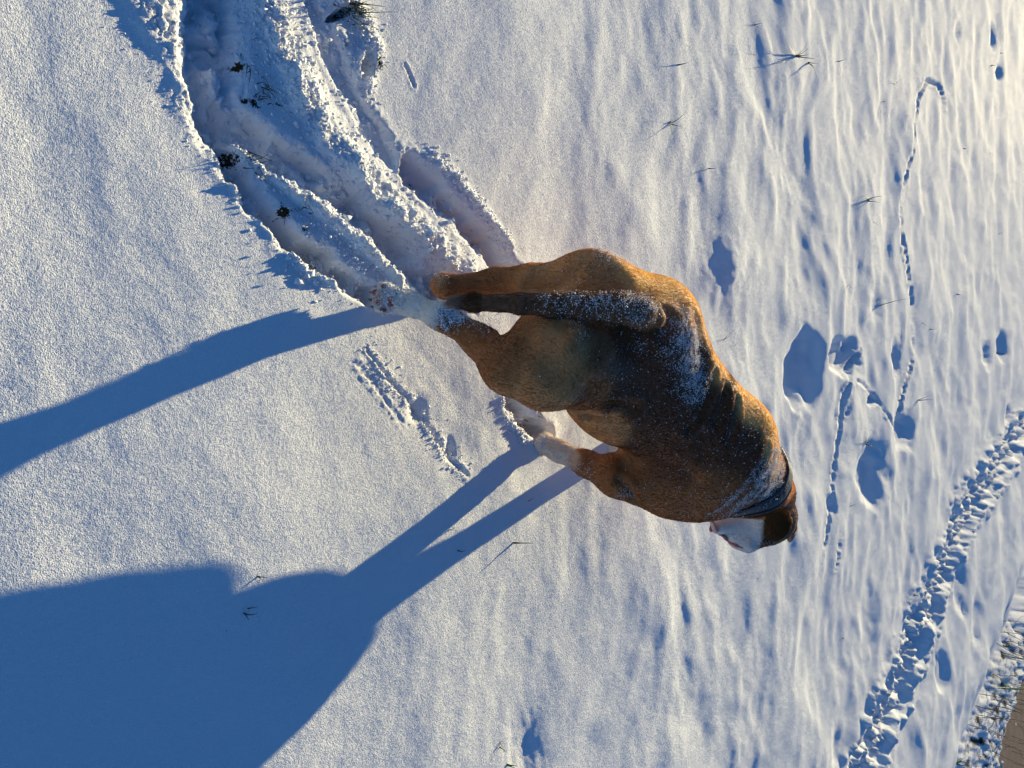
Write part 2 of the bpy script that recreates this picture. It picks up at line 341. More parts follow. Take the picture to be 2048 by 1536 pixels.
# ------------------------------------------------------------------ sculpting by distance fields
HD=math.radians(36)
U=np.array([math.sin(HD),math.cos(HD),0]); R=np.array([math.cos(HD),-math.sin(HD),0]); Z=np.array([0,0,1.])
T0=np.array([-.150,1.43,.52])          # root of the tail
def B(f,s,z): return np.array([T0[0],T0[1],0])+U*f+R*s+Z*z     # forward, to the right, up
class Field:
    def __init__(s,lo,hi,h):
        s.lo=np.array(lo,float); s.h=h; s.n=np.ceil((np.array(hi)-s.lo)/h).astype(int)+1
        s.f=np.full(tuple(s.n),.2,np.float32)
    def _win(s,lo,hi):
        a=np.clip(np.floor((lo-s.lo)/s.h).astype(int),0,s.n-1); b=np.clip(np.ceil((hi-s.lo)/s.h).astype(int)+1,1,s.n)
        if np.any(b-a<=0): return None
        g=[(s.lo[i]+s.h*np.arange(a[i],b[i])).astype(np.float32) for i in range(3)]
        return (slice(a[0],b[0]),slice(a[1],b[1]),slice(a[2],b[2])),np.meshgrid(*g,indexing='ij')
    def _mix(s,sl,d,k,sub):
        o=s.f[sl]
        if sub:
            h=np.maximum(k-np.abs(-d-o),0)/k; s.f[sl]=np.maximum(o,-d)+h*h*k*.25
        else:
            h=np.maximum(k-np.abs(d-o),0)/k; s.f[sl]=np.minimum(o,d)-h*h*k*.25
    def cone(s,a,b,ra,rb,k=.03,sub=False):
        a=np.asarray(a,float);b=np.asarray(b,float);m=max(ra,rb)+1.6*k+.02
        w=s._win(np.minimum(a,b)-m,np.maximum(a,b)+m)
        if w is None: return
        sl,(X,Y,Zz)=w; d=b-a; L=d@d+1e-12
        t=np.clip(((X-a[0])*d[0]+(Y-a[1])*d[1]+(Zz-a[2])*d[2])/L,0,1)
        q=np.sqrt((X-a[0]-t*d[0])**2+(Y-a[1]-t*d[1])**2+(Zz-a[2]-t*d[2])**2)-(ra+(rb-ra)*t)
        s._mix(sl,q,k,sub)
    def ell(s,c,rad,ax=None,k=.03,sub=False):
        c=np.asarray(c,float); rad=np.asarray(rad,float)
        ax=np.array([R,U,Z]) if ax is None else np.array(ax)
        ext=np.sqrt(((ax*rad[:,None])**2).sum(0))+1.8*k+.03
        w=s._win(c-ext,c+ext)
        if w is None: return
        sl,(X,Y,Zz)=w; X=X-c[0];Y=Y-c[1];Zz=Zz-c[2]
        q=[(X*v[0]+Y*v[1]+Zz*v[2])/r for v,r in zip(ax,rad)]
        q2=[c_/r for c_,r in zip(q,rad)]
        k0=np.sqrt(q[0]**2+q[1]**2+q[2]**2); k1=np.sqrt(q2[0]**2+q2[1]**2+q2[2]**2)+1e-6
        s._mix(sl,(k0*(k0-1)/k1).astype(np.float32),k,sub)
    def chain(s,pts,k=.03):
        for (a,ra),(b,rb) in zip(pts[:-1],pts[1:]): s.cone(a,b,ra,rb,k)
    def mesh(s):
        f=s.f; n=f.shape; ins=f<0
        c=np.zeros((n[0]-1,n[1]-1,n[2]-1),np.uint8)
        for i in (0,1):
            for j in (0,1):
                for k in (0,1): c+=ins[i:n[0]-1+i,j:n[1]-1+j,k:n[2]-1+k]
        cell=(c>0)&(c<8); idx=-np.ones(cell.shape,np.int64); ii=np.argwhere(cell); idx[cell]=np.arange(len(ii))
        acc=np.zeros((len(ii),3)); cnt=np.zeros(len(ii))
        cor=[(i,j,k) for i in(0,1) for j in(0,1) for k in(0,1)]
        V={q:f[ii[:,0]+q[0],ii[:,1]+q[1],ii[:,2]+q[2]] for q in cor}
        for q in cor:
            for ax in range(3):
                if q[ax]==0:
                    p=list(q);p[ax]=1;p=tuple(p);a,b=V[q],V[p]; m=(a<0)!=(b<0)
                    t=np.where(m,a/np.where(m,a-b,1),0); e=np.tile(np.array(q,float),(len(ii),1)); e[:,ax]=t
                    acc+=e*m[:,None]; cnt+=m
        v=s.lo+s.h*(ii+acc/cnt[:,None])
        faces=[]
        for ax in range(3):
            sa=[slice(1,n[t]-1) for t in range(3)]; sa[ax]=slice(0,n[ax]-1)
            sb=list(sa); sb[ax]=slice(1,n[ax])
            A=ins[tuple(sa)];Bn=ins[tuple(sb)]; e=np.argwhere(A!=Bn); fl=A[tuple(e.T)]
            off=np.array([sa[t].start for t in range(3)]); e=e+off
            o1,o2=[(1,2),(2,0),(0,1)][ax]
            def g(d1,d2):
                q=e.copy(); q[:,o1]-=d1; q[:,o2]-=d2; return idx[q[:,0],q[:,1],q[:,2]]
            quad=np.stack([g(1,1),g(0,1),g(0,0),g(1,0)],1)
            quad[~fl]=quad[~fl][:,::-1]; faces.append(quad)
        return v,np.concatenate(faces)

def px(r,p):  # pixels -> metres at point p
    return r/F*proj(p)[2]
def toes(D,base,tip,up,spread,r,curl=.3):
    """four toes fanned out between base and tip"""
    base=np.array(base);tip=np.array(tip);ax=tip-base;L=np.linalg.norm(ax);ax/=L
    sd=np.cross(ax,up);sd/=np.linalg.norm(sd);upn=np.cross(sd,ax); out=[]
    for i,s_ in enumerate((-1.35,-.48,.48,1.35)):
        l=L*(.86 if abs(s_)>1 else 1.0)
        k0=base+sd*s_*spread*.55; k1=base+ax*l*.62+sd*s_*spread+upn*r*.55; k2=base+ax*l+sd*s_*spread*1.05-upn*r*curl
        D.cone(k0,k1,r*1.05,r*1.0,.006); D.cone(k1,k2,r*1.0,r*.88,.004); out.append((k1,k2))
    return out,sd,upn,ax
def build_dog(h=.006):
    D=Field([-.45,.85,-.2],[.62,2.40,.75],h)
    # trunk: croup, loin, belly, rib cage, chest, withers, shoulder
    D.ell(P(1288,662,.44),(.130,.13,.112),k=.05)
    D.ell(P(1322,655,.455),(.112,.12,.092),k=.05)
    D.ell(P(1302,782,.390),(.132,.17,.132),k=.06)
    D.ell(P(1366,870,.38),(.158,.19,.185),k=.06)
    D.ell(P(1400,928,.385),(.155,.14,.185),k=.06)
    D.cone(P(1372,715,.48),P(1478,870,.49),.060,.080,.06)
    D.ell(P(1450,850,.46),(.062,.10,.12),k=.05)
    D.ell(P(1345,966,.335),(.082,.12,.150),k=.06)
    # neck
    nk=P(1488,950,.46); nk2=P(1530,985,.445)
    D.cone(P(1430,900,.44),nk,.15,.115,.06)
    D.cone(nk,nk2,.112,.090,.04)
    # head: skull, cheek, stop, muzzle, flews, chin
    sk=P(1543,1031,.435)
    D.ell(sk,(.080,.084,.078),k=.04)
    D.ell(P(1516,1050,.40),(.050,.058,.058),k=.03)
    D.cone(P(1556,1052,.455),P(1545,1068,.43),.030,.026,.03)
    mz=P(1497,1083,.385)
    D.cone(P(1522,1056,.405),mz,.054,.035,.025)
    D.cone(P(1500,1060,.38),P(1475,1078,.355),.044,.030,.02)
    D.ell(P(1482,1058,.355),(.044,.050,.050),k=.025)
    D.cone(P(1470,1044,.345),P(1440,1050,.325),.044,.030,.03)
    D.cone(P(1520,1076,.355),P(1440,1062,.322),.008,.005,.008,sub=True)
    # right hind leg, pushed off behind, sole to the back
    D.ell(P(1135,708,.385),(.098,.125,.108),k=.09)
    D.ell(P(1190,745,.350),(.095,.14,.10),k=.09)
    D.ell(P(1218,800,.320),(.095,.15,.105),k=.06)
    D.ell(P(1262,800,.325),(.080,.10,.090),k=.06)
    D.ell(P(1086,750,.39),(.075,.080,.062),k=.06)
    stR=P(1014,735,.34); hkR=P(896,636,.205)
    D.cone(P(1090,712,.38),stR,.098,.050,.05)
    D.cone(stR,P(955,682,.255),.048,.033,.03)
    D.cone(P(955,682,.255),P(905,648,.205),.030,.024,.02)
    D.cone(P(985,672,.28),hkR,.014,.016,.015)           # achilles tendon
    D.cone(P(905,646,.20),P(878,632,.19),.025,.028,.02)
    D.cone(P(878,632,.19),P(825,610,.125),.026,.023,.018)
    D.cone(P(825,610,.125),P(800,602,.095),.024,.029,.02)
    toes(D,P(800,602,.090),P(752,594,.050),-FW,.0165,.0135,.6)
    # left hind leg, standing in the furrow
    D.ell(P(1200,592,.395),(.080,.125,.105),k=.07)
    D.ell(P(1230,640,.395),(.080,.13,.100),k=.07)
    D.cone(P(1170,590,.375),P(1065,570,.285),.083,.044,.05)
    D.cone(P(1065,568,.285),P(990,562,.20),.042,.030,.03)
    D.cone(P(990,562,.20),P(905,580,.125),.027,.023,.02)
    D.cone(P(1010,560,.21),P(885,570,.115),.014,.022,.02)
    D.cone(P(885,572,.115),P(893,585,.02),.025,.023,.02)
    D.cone(P(893,585,.02),P(905,580,-.07),.023,.026,.02)
    b0=P(905,580,-.075); toes(D,b0,b0+U*.055-Z*.012,Z,.0165,.0135)
    # right fore leg
    D.cone(P(1330,965,.34),P(1235,953,.25),.085,.056,.05)
    D.cone(P(1240,958,.25),P(1175,928,.17),.046,.036,.03)
    D.cone(P(1218,938,.24),P(1222,932,.235),.030,.030,.02)
    D.cone(P(1175,928,.17),P(1118,902,.08),.034,.028,.02)
    D.cone(P(1118,902,.08),P(1090,888,.035),.029,.030,.02)
    b1=P(1090,888,.035); toes(D,b1,b1+U*.030-R*.02-Z*.045,U+Z*.6,.0165,.0135)
    # left fore leg
    lf=P(1380,850,.36)+U*.08
    D.cone(lf,lf-Z*.15+U*.01,.065,.042,.05)
    D.cone(lf-Z*.15+U*.01,lf-Z*.32+U*.07,.036,.030,.02)
    D.cone(lf-Z*.32+U*.07,lf-Z*.42+U*.08,.028,.028,.02)
    b2=lf-Z*.42+U*.08; toes(D,b2,b2+U*.055-Z*.012,Z,.0165,.0135)
    # muscle lines and skin folds
    D.cone(P(1180,828,.34),P(1240,835,.42),.010,.006,.03,sub=True)
    # tail
    tl=[(P(1300,628,.535),.032),(P(1275,622,.535),.037),(P(1230,614,.525),.031),(P(1150,612,.475),.024),(P(1040,607,.395),.0205),(P(950,606,.325),.016),(P(905,604,.29),.009)]
    D.chain(tl,.010)
    return D
# ------------------------------------------------------------------ dog
D=build_dog(.0052); dv,df=D.mesh()
def normals(v,f):
    a,b,c,d=(v[f[:,i]] for i in range(4)); fn=np.cross(c-a,d-b); n=np.zeros_like(v)
    for i in range(4): np.add.at(n,f[:,i],fn)
    return n/(np.linalg.norm(n,axis=1)[:,None]+1e-12)
dn=normals(dv,df)
if ((dn*(dv-dv.mean(0))).sum(1)).mean()<0: df=df[:,::-1].copy(); dn=-dn
def snap(ix,iy,v=None,mask=None):
    """first point of the coat met by the line of sight through that pixel of the photograph"""
    X_,Y_,w_=PV; m=(np.abs(X_-ix)<7)&(np.abs(Y_-iy)<7)
    k=np.where(m)[0]
    if len(k)==0: k=np.array([np.argmin((X_-ix)**2+(Y_-iy)**2)])
    j=k[np.argmin(w_[k])]; kk=k[w_[k]<w_[j]+.02]; j=kk[np.argmin((X_[kk]-ix)**2+(Y_[kk]-iy)**2)]
    return dv[j].copy(),dn[j].copy()
PV=proj(dv)
# wrinkles pressed into the skin behind the withers, on the flank and at the neck
FOLDS=[([(1428,748),(1415,790),(1398,830),(1375,860)],.011,.009),([(1452,775),(1446,815),(1430,850)],.010,.008),
 ([(1476,800),(1472,845),(1458,885)],.009,.007),([(1535,900),(1500,960),(1455,1010),(1420,1030)],.010,.008),
 ([(1560,910),(1520,985),(1470,1025)],.008,.006),([(1392,640),(1400,690),(1405,740)],.018,.006),
 ([(1160,828),(1210,812),(1260,815)],.016,.010),([(1150,550),(1110,575),(1060,575)],.014,.006),([(1240,960),(1265,985),(1275,1003)],.010,.008),
 ([(1330,606),(1338,640),(1325,672)],.014,.010),([(1200,690),(1170,720),(1100,745)],.020,.004),([(1252,942),(1300,925),(1350,932),(1392,962)],.020,.006),([(1060,690),(1130,740),(1190,790)],.022,.005),([(1290,850),(1330,900),(1345,960)],.016,.0025),([(1320,835),(1362,890),(1380,950)],.016,.0025),([(1262,862),(1300,915),(1318,965)],.016,.0025),([(1350,820),(1395,870),(1412,935)],.016,.0025),([(1180,520),(1230,560),(1290,580)],.020,.005),([(1140,600),(1130,640),(1110,670)],.016,.006)]
disp=np.zeros(len(dv))
for pl,wd,dp in FOLDS:
    pts=np.array([snap(*p)[0] for p in pl]); dd=np.full(len(dv),9.)
    for a,b in zip(pts[:-1],pts[1:]):
        v_=b-a;t_=np.clip(((dv-a)@v_)/(v_@v_+1e-12),0,1);dd=np.minimum(dd,np.linalg.norm(dv-a-t_[:,None]*v_,axis=1))
    disp-=dp*np.exp(-(dd/wd)**2); disp+=dp*.55*np.exp(-((dd-wd*2.1)/(wd*.9))**2)
dv=dv+dn*disp[:,None]
for it in range(2):  # light relaxation
    s_=np.zeros_like(dv);c_=np.zeros(len(dv))
    for i in range(4):
        np.add.at(s_,df[:,i],dv[df[:,(i+1)%4]]+dv[df[:,(i+3)%4]]);np.add.at(c_,df[:,i],2)
    dv=dv*.5+.5*s_/c_[:,None]
dn=normals(dv,df); PV=proj(dv)
# coat colours by place on the body (markings plus painted rim light and bounce)
TAN=(.63,.275,.088);BRN=(.36,.122,.027);DRK=(.155,.042,.006);SUNRIM=(.95,.55,.17);WHT=(.80,.74,.66);FAC=(.82,.76,.70);PNK=(.55,.30,.26);BLK=(.03,.02,.015)
AN=[ # pixel, radius (m), colour
 (1180,560,.10,TAN),(1080,550,.08,TAN),(1000,550,.06,BRN),(920,575,.05,BRN),(880,570,.03,TAN),(1120,690,.09,TAN),(1100,760,.09,TAN),(1040,700,.07,BRN),
 (980,690,.05,BRN),(930,670,.04,BRN),(905,645,.02,BRN),(850,622,.03,WHT),(820,612,.03,WHT),(785,600,.03,WHT),(760,597,.016,(.38,.27,.22)),(775,615,.012,(.42,.30,.25)),(1200,780,.08,BRN),(1210,700,.08,BRN),
 (1260,760,.09,DRK),(1330,780,.10,DRK),(1350,850,.10,DRK),(1400,800,.10,DRK),(1430,880,.10,DRK),(1480,900,.08,DRK),(1330,700,.08,DRK),(1260,700,.06,DRK),(1390,720,.05,DRK),(1450,830,.05,DRK),(1370,640,.07,BRN),
 (1300,560,.08,SUNRIM),(1250,520,.06,SUNRIM),(1380,610,.07,SUNRIM),(1415,660,.04,SUNRIM),(1440,740,.05,SUNRIM),(1500,820,.05,SUNRIM),(1550,880,.05,SUNRIM),(1580,930,.04,BRN),(1200,860,.07,TAN),(1260,930,.07,BRN),(1300,990,.07,BRN),  # gold anchors paint the sunlit rim along the left of the back
 (1370,1010,.07,BRN),(1330,930,.09,DRK),(1420,980,.08,BRN),(1220,950,.05,BRN),(1180,935,.035,BRN),(1150,925,.02,(.62,.42,.30)),(1120,905,.025,(.74,.58,.47)),(1085,885,.03,(.72,.58,.50)),  # lower foreleg: pinkish white coat with warm bounce light painted in
 (1500,1010,.04,BRN),(1560,1000,.04,DRK),(1570,1040,.03,(.13,.05,.018)),(1545,1065,.03,(.14,.055,.02)),(1540,1085,.022,(.22,.10,.035)),(1500,1060,.035,FAC),(1480,1085,.04,FAC),(1450,1050,.03,FAC),(1505,1095,.02,FAC)]
pa=[];pr=[];pc=[]
for ix,iy,r,c in AN: pa.append(snap(ix,iy)[0]);pr.append(r);pc.append(c)
# the far side and the hidden feet
for p,r,c in [(P(893,585,.0),.04,WHT),(P(905,580,-.08),.06,WHT),(P(1380,850,.36)+U*.15-Z*.40,.14,WHT),(P(1380,850,.36)+U*.1-Z*.15,.08,BRN),(P(1370,868,.25),.12,TAN),(P(1450,860,.20),.10,WHT),(P(1300,700,.30),.09,TAN)]:
    pa.append(p);pr.append(r);pc.append(c)
pa=np.array(pa);pr=np.array(pr);pc=np.array(pc)
def coat(p):
    d2=((p[:,None,:]-pa[None])**2).sum(-1)/pr[None]**2
    j=.35*(np.sin(p[:,0]*61+p[:,2]*47)+np.sin(p[:,1]*53-p[:,2]*71))
    w_=np.exp(-2.2*d2)+1e-9*np.exp(-.1*d2); w_=w_**1.3; w_/=w_.sum(1)[:,None]
    return w_@pc
def tailness(p):
    d=np.full(len(p),9.);t=np.zeros(len(p))
    TL=[(P(1300,628,.535)),(P(1275,622,.535)),(P(1230,614,.525)),(P(1150,612,.475)),(P(1040,607,.395)),(P(950,606,.325)),(P(905,604,.29))]
    for i,(a,b) in enumerate(zip(TL[:-1],TL[1:])):
        v_=b-a;q_=np.clip(((p-a)@v_)/(v_@v_),0,1);e=np.linalg.norm(p-a-q_[:,None]*v_,axis=1);k=e<d;d[k]=e[k];t[k]=(i+q_[k])/6
    return d,t
dcol=coat(dv); td,tt=tailness(dv); rr_=np.interp(tt,[0,.2,.5,1],[.042,.040,.028,.024])
tm=sst(1.15,1.0,td/rr_)
tcol=np.stack([np.interp(tt,[0,.25,.5,.85,1],[.34,.20,.15,.16,.50]),np.interp(tt,[0,.25,.5,.85,1],[.14,.075,.055,.07,.38]),np.interp(tt,[0,.25,.5,.85,1],[.035,.02,.016,.028,.30])],1)
dcol=dcol*(1-tm[:,None])+tcol*tm[:,None]
n=N('dog_skin'); ca=n.n('Attribute',attribute_name='coat'); tc=n.n('NewGeometry').outputs['Position']
cc=n.mix(n.ramp(n.tex(70,3,.6,tc).outputs[0],.35,.7).outputs[0],ca.outputs['Color'],(.03,.015,.008,1)); q=cc.node
mm=n.n('Mix',data_type='RGBA');mm.inputs[0].default_value=.18;n.l(ca.outputs['Color'],mm.inputs[6]);n.l(cc,mm.inputs[7])
bsdf(n,mm.outputs[2],.7,Sheen_Weight=.2)
M_skin=n.m
dogroot=empty('dog',tuple(P(1000,740,0))); dloc=np.array(dogroot.location)
tag(dogroot,'brown short-haired dog with white muzzle and dark collar walking through deep snow','dog')
def dpart(name,v,f,mat,**k): return mesh_obj(name,np.asarray(v)-dloc,f,mat,dogroot,**k)
body=dpart('body',dv,df,M_skin); cattr(body,'coat',dcol)
# ---- short coat: real hairs
def sample_surface(v,f,count,prob=None):
    a,b,c,d=(v[f[:,i]] for i in range(4)); ar=np.linalg.norm(np.cross(c-a,d-b),axis=1)
    if prob is not None: ar=ar*prob
    k=rng.choice(len(f),count,p=ar/ar.sum()); u_=rng.random((count,1));w_=rng.random((count,1))
    p=(a[k]*(1-u_)+b[k]*u_)*(1-w_)+(d[k]*(1-u_)+c[k]*u_)*w_
    return p,k,u_,w_
def flow_at(p,nn,td,tt):
    fl=np.tile(-U*.75-Z*.65,(len(p),1)); hi=sst(.30,.5,p[:,2]); fl-=Z*((1-hi)[:,None])*1.0
    fl+=.5*(p-np.array(P(1330,700,.4)))@np.outer(R,R)*0
    tdir=(P(905,604,.29)-P(1275,622,.535));tdir/=np.linalg.norm(tdir)
    m=(td<.045)[:,None]; fl=np.where(m,tdir[None],fl)
    # whorls and locks
    fl+=.35*np.stack([np.sin(p[:,1]*23+p[:,2]*31),np.sin(p[:,2]*27-p[:,0]*19),np.sin(p[:,0]*25+p[:,1]*17)],1)
    fl-=nn*(fl*nn).sum(1)[:,None]
    return fl/(np.linalg.norm(fl,axis=1)[:,None]+1e-9)
NH=330000
p,k,u_,w_=sample_surface(dv,df,NH)
q4=[dn[df[k,i]] for i in range(4)]; nn=(q4[0]*(1-u_)+q4[1]*u_)*(1-w_)+(q4[3]*(1-u_)+q4[2]*u_)*w_; nn/=np.linalg.norm(nn,axis=1)[:,None]
# sole of the lifted foot stays bare
padc=P(770,600,.068)
td2,tt2=tailness(p)
keep=~((np.linalg.norm(p-padc,axis=1)<.034)&((nn@-FW)>.35))
p=p[keep];nn=nn[keep];td2=td2[keep];tt2=tt2[keep];k=k[keep];u_=u_[keep];w_=w_[keep]
fl=flow_at(p,nn,td2,tt2)
cl_=[dcol[df[k,i]] for i in range(4)]; hc=(cl_[0]*(1-u_)+cl_[1]*u_)*(1-w_)+(cl_[3]*(1-u_)+cl_[2]*u_)*w_
ln=.0075*(.6+.8*rng.random(len(p)))*np.where((td2<.03)&(tt2>.8),2.6,1)
jit=rng.normal(0,.11,(len(p),3)); dirv=fl+jit+nn*.20
dirv/=np.linalg.norm(dirv,axis=1)[:,None]
p0=p-nn*.0008;p1=p0+(dirv*.85+nn*.10)*ln[:,None]*.5;p2=p1+(dirv-nn*.12)*ln[:,None]*.5
hv=(.70+.55*rng.random((len(p),1))**1.5)*(1+.16*np.sin(p[:,:1]*90+p[:,1:2]*70+3*np.sin(p[:,2:]*40)))
hc=np.clip(hc*hv,0,.9)
cu=bpy.data.hair_curves.new('coat_hair'); cu.add_curves([3]*len(p))
cu.attributes['position'].data.foreach_set('vector',(np.stack([p0,p1,p2],1)-dloc).astype(np.float32).ravel())
ra=cu.attributes.get('radius') or cu.attributes.new('radius','FLOAT','POINT')
ra.data.foreach_set('value',np.tile(np.array([.00042,.00034,.00008],np.float32),len(p)))
at=cu.attributes.new('coat','FLOAT_COLOR','POINT'); hc4=np.ones((len(p),3,4),np.float32);hc4[:,:,:3]=hc[:,None,:];at.data.foreach_set('color',hc4.ravel())
n=N('dog_hair'); ca=n.n('Attribute',attribute_name='coat')
df_=n.n('BsdfDiffuse');tr_=n.n('BsdfTranslucent');n.l(ca.outputs['Color'],df_.inputs[0]);n.l(ca.outputs['Color'],tr_.inputs[0])
m1=n.n('MixShader');m1.inputs[0].default_value=.38;n.l(df_.outputs[0],m1.inputs[1]);n.l(tr_.outputs[0],m1.inputs[2])
g_=n.n('BsdfGlossy');g_.inputs['Roughness'].default_value=.30;g_.inputs[0].default_value=(1,.72,.42,1);m2=n.n('MixShader');m2.inputs[0].default_value=.03
n.l(m1.outputs[0],m2.inputs[1]);n.l(g_.outputs[0],m2.inputs[2]);n.l(m2.outputs[0],n.out.inputs[0])
fur=bpy.data.objects.new('coat_hair',cu); C.objects.link(fur); M_hair=n.m; cu.materials.append(M_hair); fur.parent=dogroot; tag(fur,kind='stuff')
# ---- small helpers for solid parts
def ell_mesh(c,rad,ax,nu=20,nv=12,fn=None):
    th_=np.linspace(0,2*np.pi,nu,endpoint=False);ph=np.linspace(0,np.pi,nv+1)
    v=np.array([[math.cos(t)*math.sin(q),math.sin(t)*math.sin(q),math.cos(q)] for q in ph for t in th_])
    if fn is not None: v=fn(v)
    v=c+(v*np.array(rad))@np.array(ax)
    f=[[i*nu+j,i*nu+(j+1)%nu,(i+1)*nu+(j+1)%nu,(i+1)*nu+j] for i in range(nv) for j in range(nu)]
    return v,np.array(f)
def frame(nrm,hint):
    nrm=nrm/np.linalg.norm(nrm);a=hint-nrm*(hint@nrm);a/=np.linalg.norm(a);return np.array([a,np.cross(nrm,a),nrm])
M_pad=plain('paw_pad_skin',(.30,.075,.060),.65,120,.4,.001)
M_nose=plain('nose_leather',(.035,.025,.025),.4,200,.4,.001)
M_lip=plain('lip_skin',(.42,.13,.12),.38,90,.35,.001)
M_eye=plain('eye_brown',(.02,.010,.006),.08,90,.2)
M_claw=plain('claw_horn',(.10,.07,.055),.4,90,.3)
# pads of the lifted right hind foot, facing back
Fp=frame(-FW,P(752,594,.05)-P(800,602,.090))
for ix,iy,r in [(752,585,9),(757,604,9),(765,620,8),(768,574,8)]:
    c_,nn_=snap(ix,iy); v_,f_=ell_mesh(c_-nn_*.0015,(.0085,.0065,.0040),Fp); dpart('toe_pad',v_,f_,M_pad)
c_,nn_=snap(784,600); v_,f_=ell_mesh(c_-nn_*.003,(.011,.015,.006),Fp); dpart('main_pad',v_,f_,M_pad)
# claws: on every foot
def claw(c,d,l=.011):
    d=d/np.linalg.norm(d);h=np.array([.3,.2,1.]);s_=np.cross(d,h);s_/=np.linalg.norm(s_);t_=np.cross(s_,d)
    rings=[(0,.0032,0),(.5,.0025,-.0008),(.85,.0014,-.003),(1,.0003,-.0045)];v=[];
    for q,r,o in rings:
        for k_ in range(8):
            a=2*math.pi*k_/8;v.append(c+d*l*q+s_*r*math.cos(a)+t_*(r*math.sin(a)+o))
    f=np.array([[i*8+j,i*8+(j+1)%8,(i+1)*8+(j+1)%8,(i+1)*8+j] for i in range(3) for j in range(8)])
    dpart('claw',v,f,M_claw)
class _D:  # records toe tips without sculpting
    def cone(s,*a,**k): pass
lf=P(1380,850,.36)+U*.08; b0=P(905,580,-.075); b1=P(1090,888,.035); b2=lf-Z*.42+U*.08
for base,tip,up in [(P(800,602,.090),P(752,594,.050),-FW),(b0,b0+U*.055-Z*.012,Z),(b1,b1+U*.030-R*.02-Z*.045,U+Z*.6),(b2,b2+U*.055-Z*.012,Z)]:
    o_,sd_,un_,ax_=toes(_D(),base,tip,up,.0165,.0135)
    for k1_,k2_ in o_: claw(k2_+ax_*.010,ax_-un_*.3)
# face
skl=P(1543,1031,.435); mzl=P(1497,1083,.385); md=mzl-P(1522,1056,.405); md/=np.linalg.norm(md); rside=np.cross(md,Z); rside/=np.linalg.norm(rside); hup=np.cross(rside,md)
v_,f_=ell_mesh(mzl+md*.026+hup*.010+np.array([0,.022,-.004]),(.018,.013,.011),np.array([rside,hup,md])); nose=dpart('nose',v_,f_,M_nose)
for s_ in(-1,1):
    v_,f_=ell_mesh(mzl+md*.035+hup*.008+np.array([0,.026,-.004])+rside*.008*s_,(.0035,.0045,.003),np.array([rside,hup,md]),10,6); o=mesh_obj('nostril',v_-dloc,f_,plain('nostril_dark',(.008,.006,.006),.6),nose)
def surf_near(p):
    j=np.argmin(((dv-p)**2).sum(1)); return dv[j].copy(),dn[j].copy()
for s_ in(-1,1):
    e,en=surf_near(skl+md*.075+hup*.028+rside*.040*s_)
    if s_*(rside@-FW)>0: e,en=snap(1533,1083)
    v_,f_=ell_mesh(e-en*.004,(.0105,.0105,.0105),frame(en,hup),16,10); eye=dpart('eye',v_,f_,M_eye)
    for sg,nm in((1,'upper_eyelid'),(-1,'lower_eyelid')):
        fr=frame(en,hup*sg); v_,f_=ell_mesh(e+fr[0]*.008-en*.003,(.004,.0125,.010),fr,16,10); o=mesh_obj(nm,v_-dloc,f_,M_skin,eye); cattr(o,'coat',np.tile(np.array(DRK)*.6,(len(v_),1)))
# lips, gum line and tongue at the loose flews
lp=[P(1512,1078,.36),P(1492,1080,.348),P(1472,1078,.337),P(1455,1070,.330),P(1440,1060,.325),P(1428,1048,.322)]
lp=[snap(*q)[0] for q in [(1424,1046),(1432,1060),(1443,1071),(1456,1080),(1470,1090),(1486,1096)]]
def tube(pts,rad,nseg=10,flat=None):
    pts=np.array(pts);T=np.gradient(pts,axis=0);T/=np.linalg.norm(T,axis=1)[:,None];v=[]
    h=np.array([.1,.2,1.]);
    for p_,t_,r_ in zip(pts,T,rad):
        s1=np.cross(t_,h);s1/=np.linalg.norm(s1);s2=np.cross(s1,t_)
        for k_ in range(nseg):
            a=2*math.pi*k_/nseg;v.append(p_+(s1*math.cos(a)*(flat or 1)+s2*math.sin(a))*r_)
    m_=len(pts);f=[[i*nseg+j,i*nseg+(j+1)%nseg,(i+1)*nseg+(j+1)%nseg,(i+1)*nseg+j] for i in range(m_-1) for j in range(nseg)]
    f+= [list(range(nseg))[::-1],[ (m_-1)*nseg+j for j in range(nseg)]]
    return np.array(v),f
def catmull(pts,n_=6):
    pts=np.array(pts,float);q=np.vstack([2*pts[0]-pts[1],pts,2*pts[-1]-pts[-2]]);o=[]
    for i in range(len(pts)-1):
        for t in np.linspace(0,1,n_,endpoint=False):
            a,b,c,d=q[i],q[i+1],q[i+2],q[i+3];o.append(.5*((2*b)+(-a+c)*t+(2*a-5*b+4*c-d)*t*t+(-a+3*b-3*c+d)*t**3))
    o.append(pts[-1]);return np.array(o)
cp=catmull(lp); v_,f_=tube(cp,np.interp(np.linspace(0,1,len(cp)),[0,.15,.5,.8,1],[.003,.0085,.006,.0065,.002])+.0008*np.sin(np.arange(len(cp))*1.3)); dpart('lip',v_,f_,M_lip)
tg=P(1432,1052,.325); v_,f_=ell_mesh(surf_near(tg)[0]+md*.004-Z*.004,(.013,.006,.017),np.array([rside,hup,md])); dpart('tongue',v_,f_,M_lip)
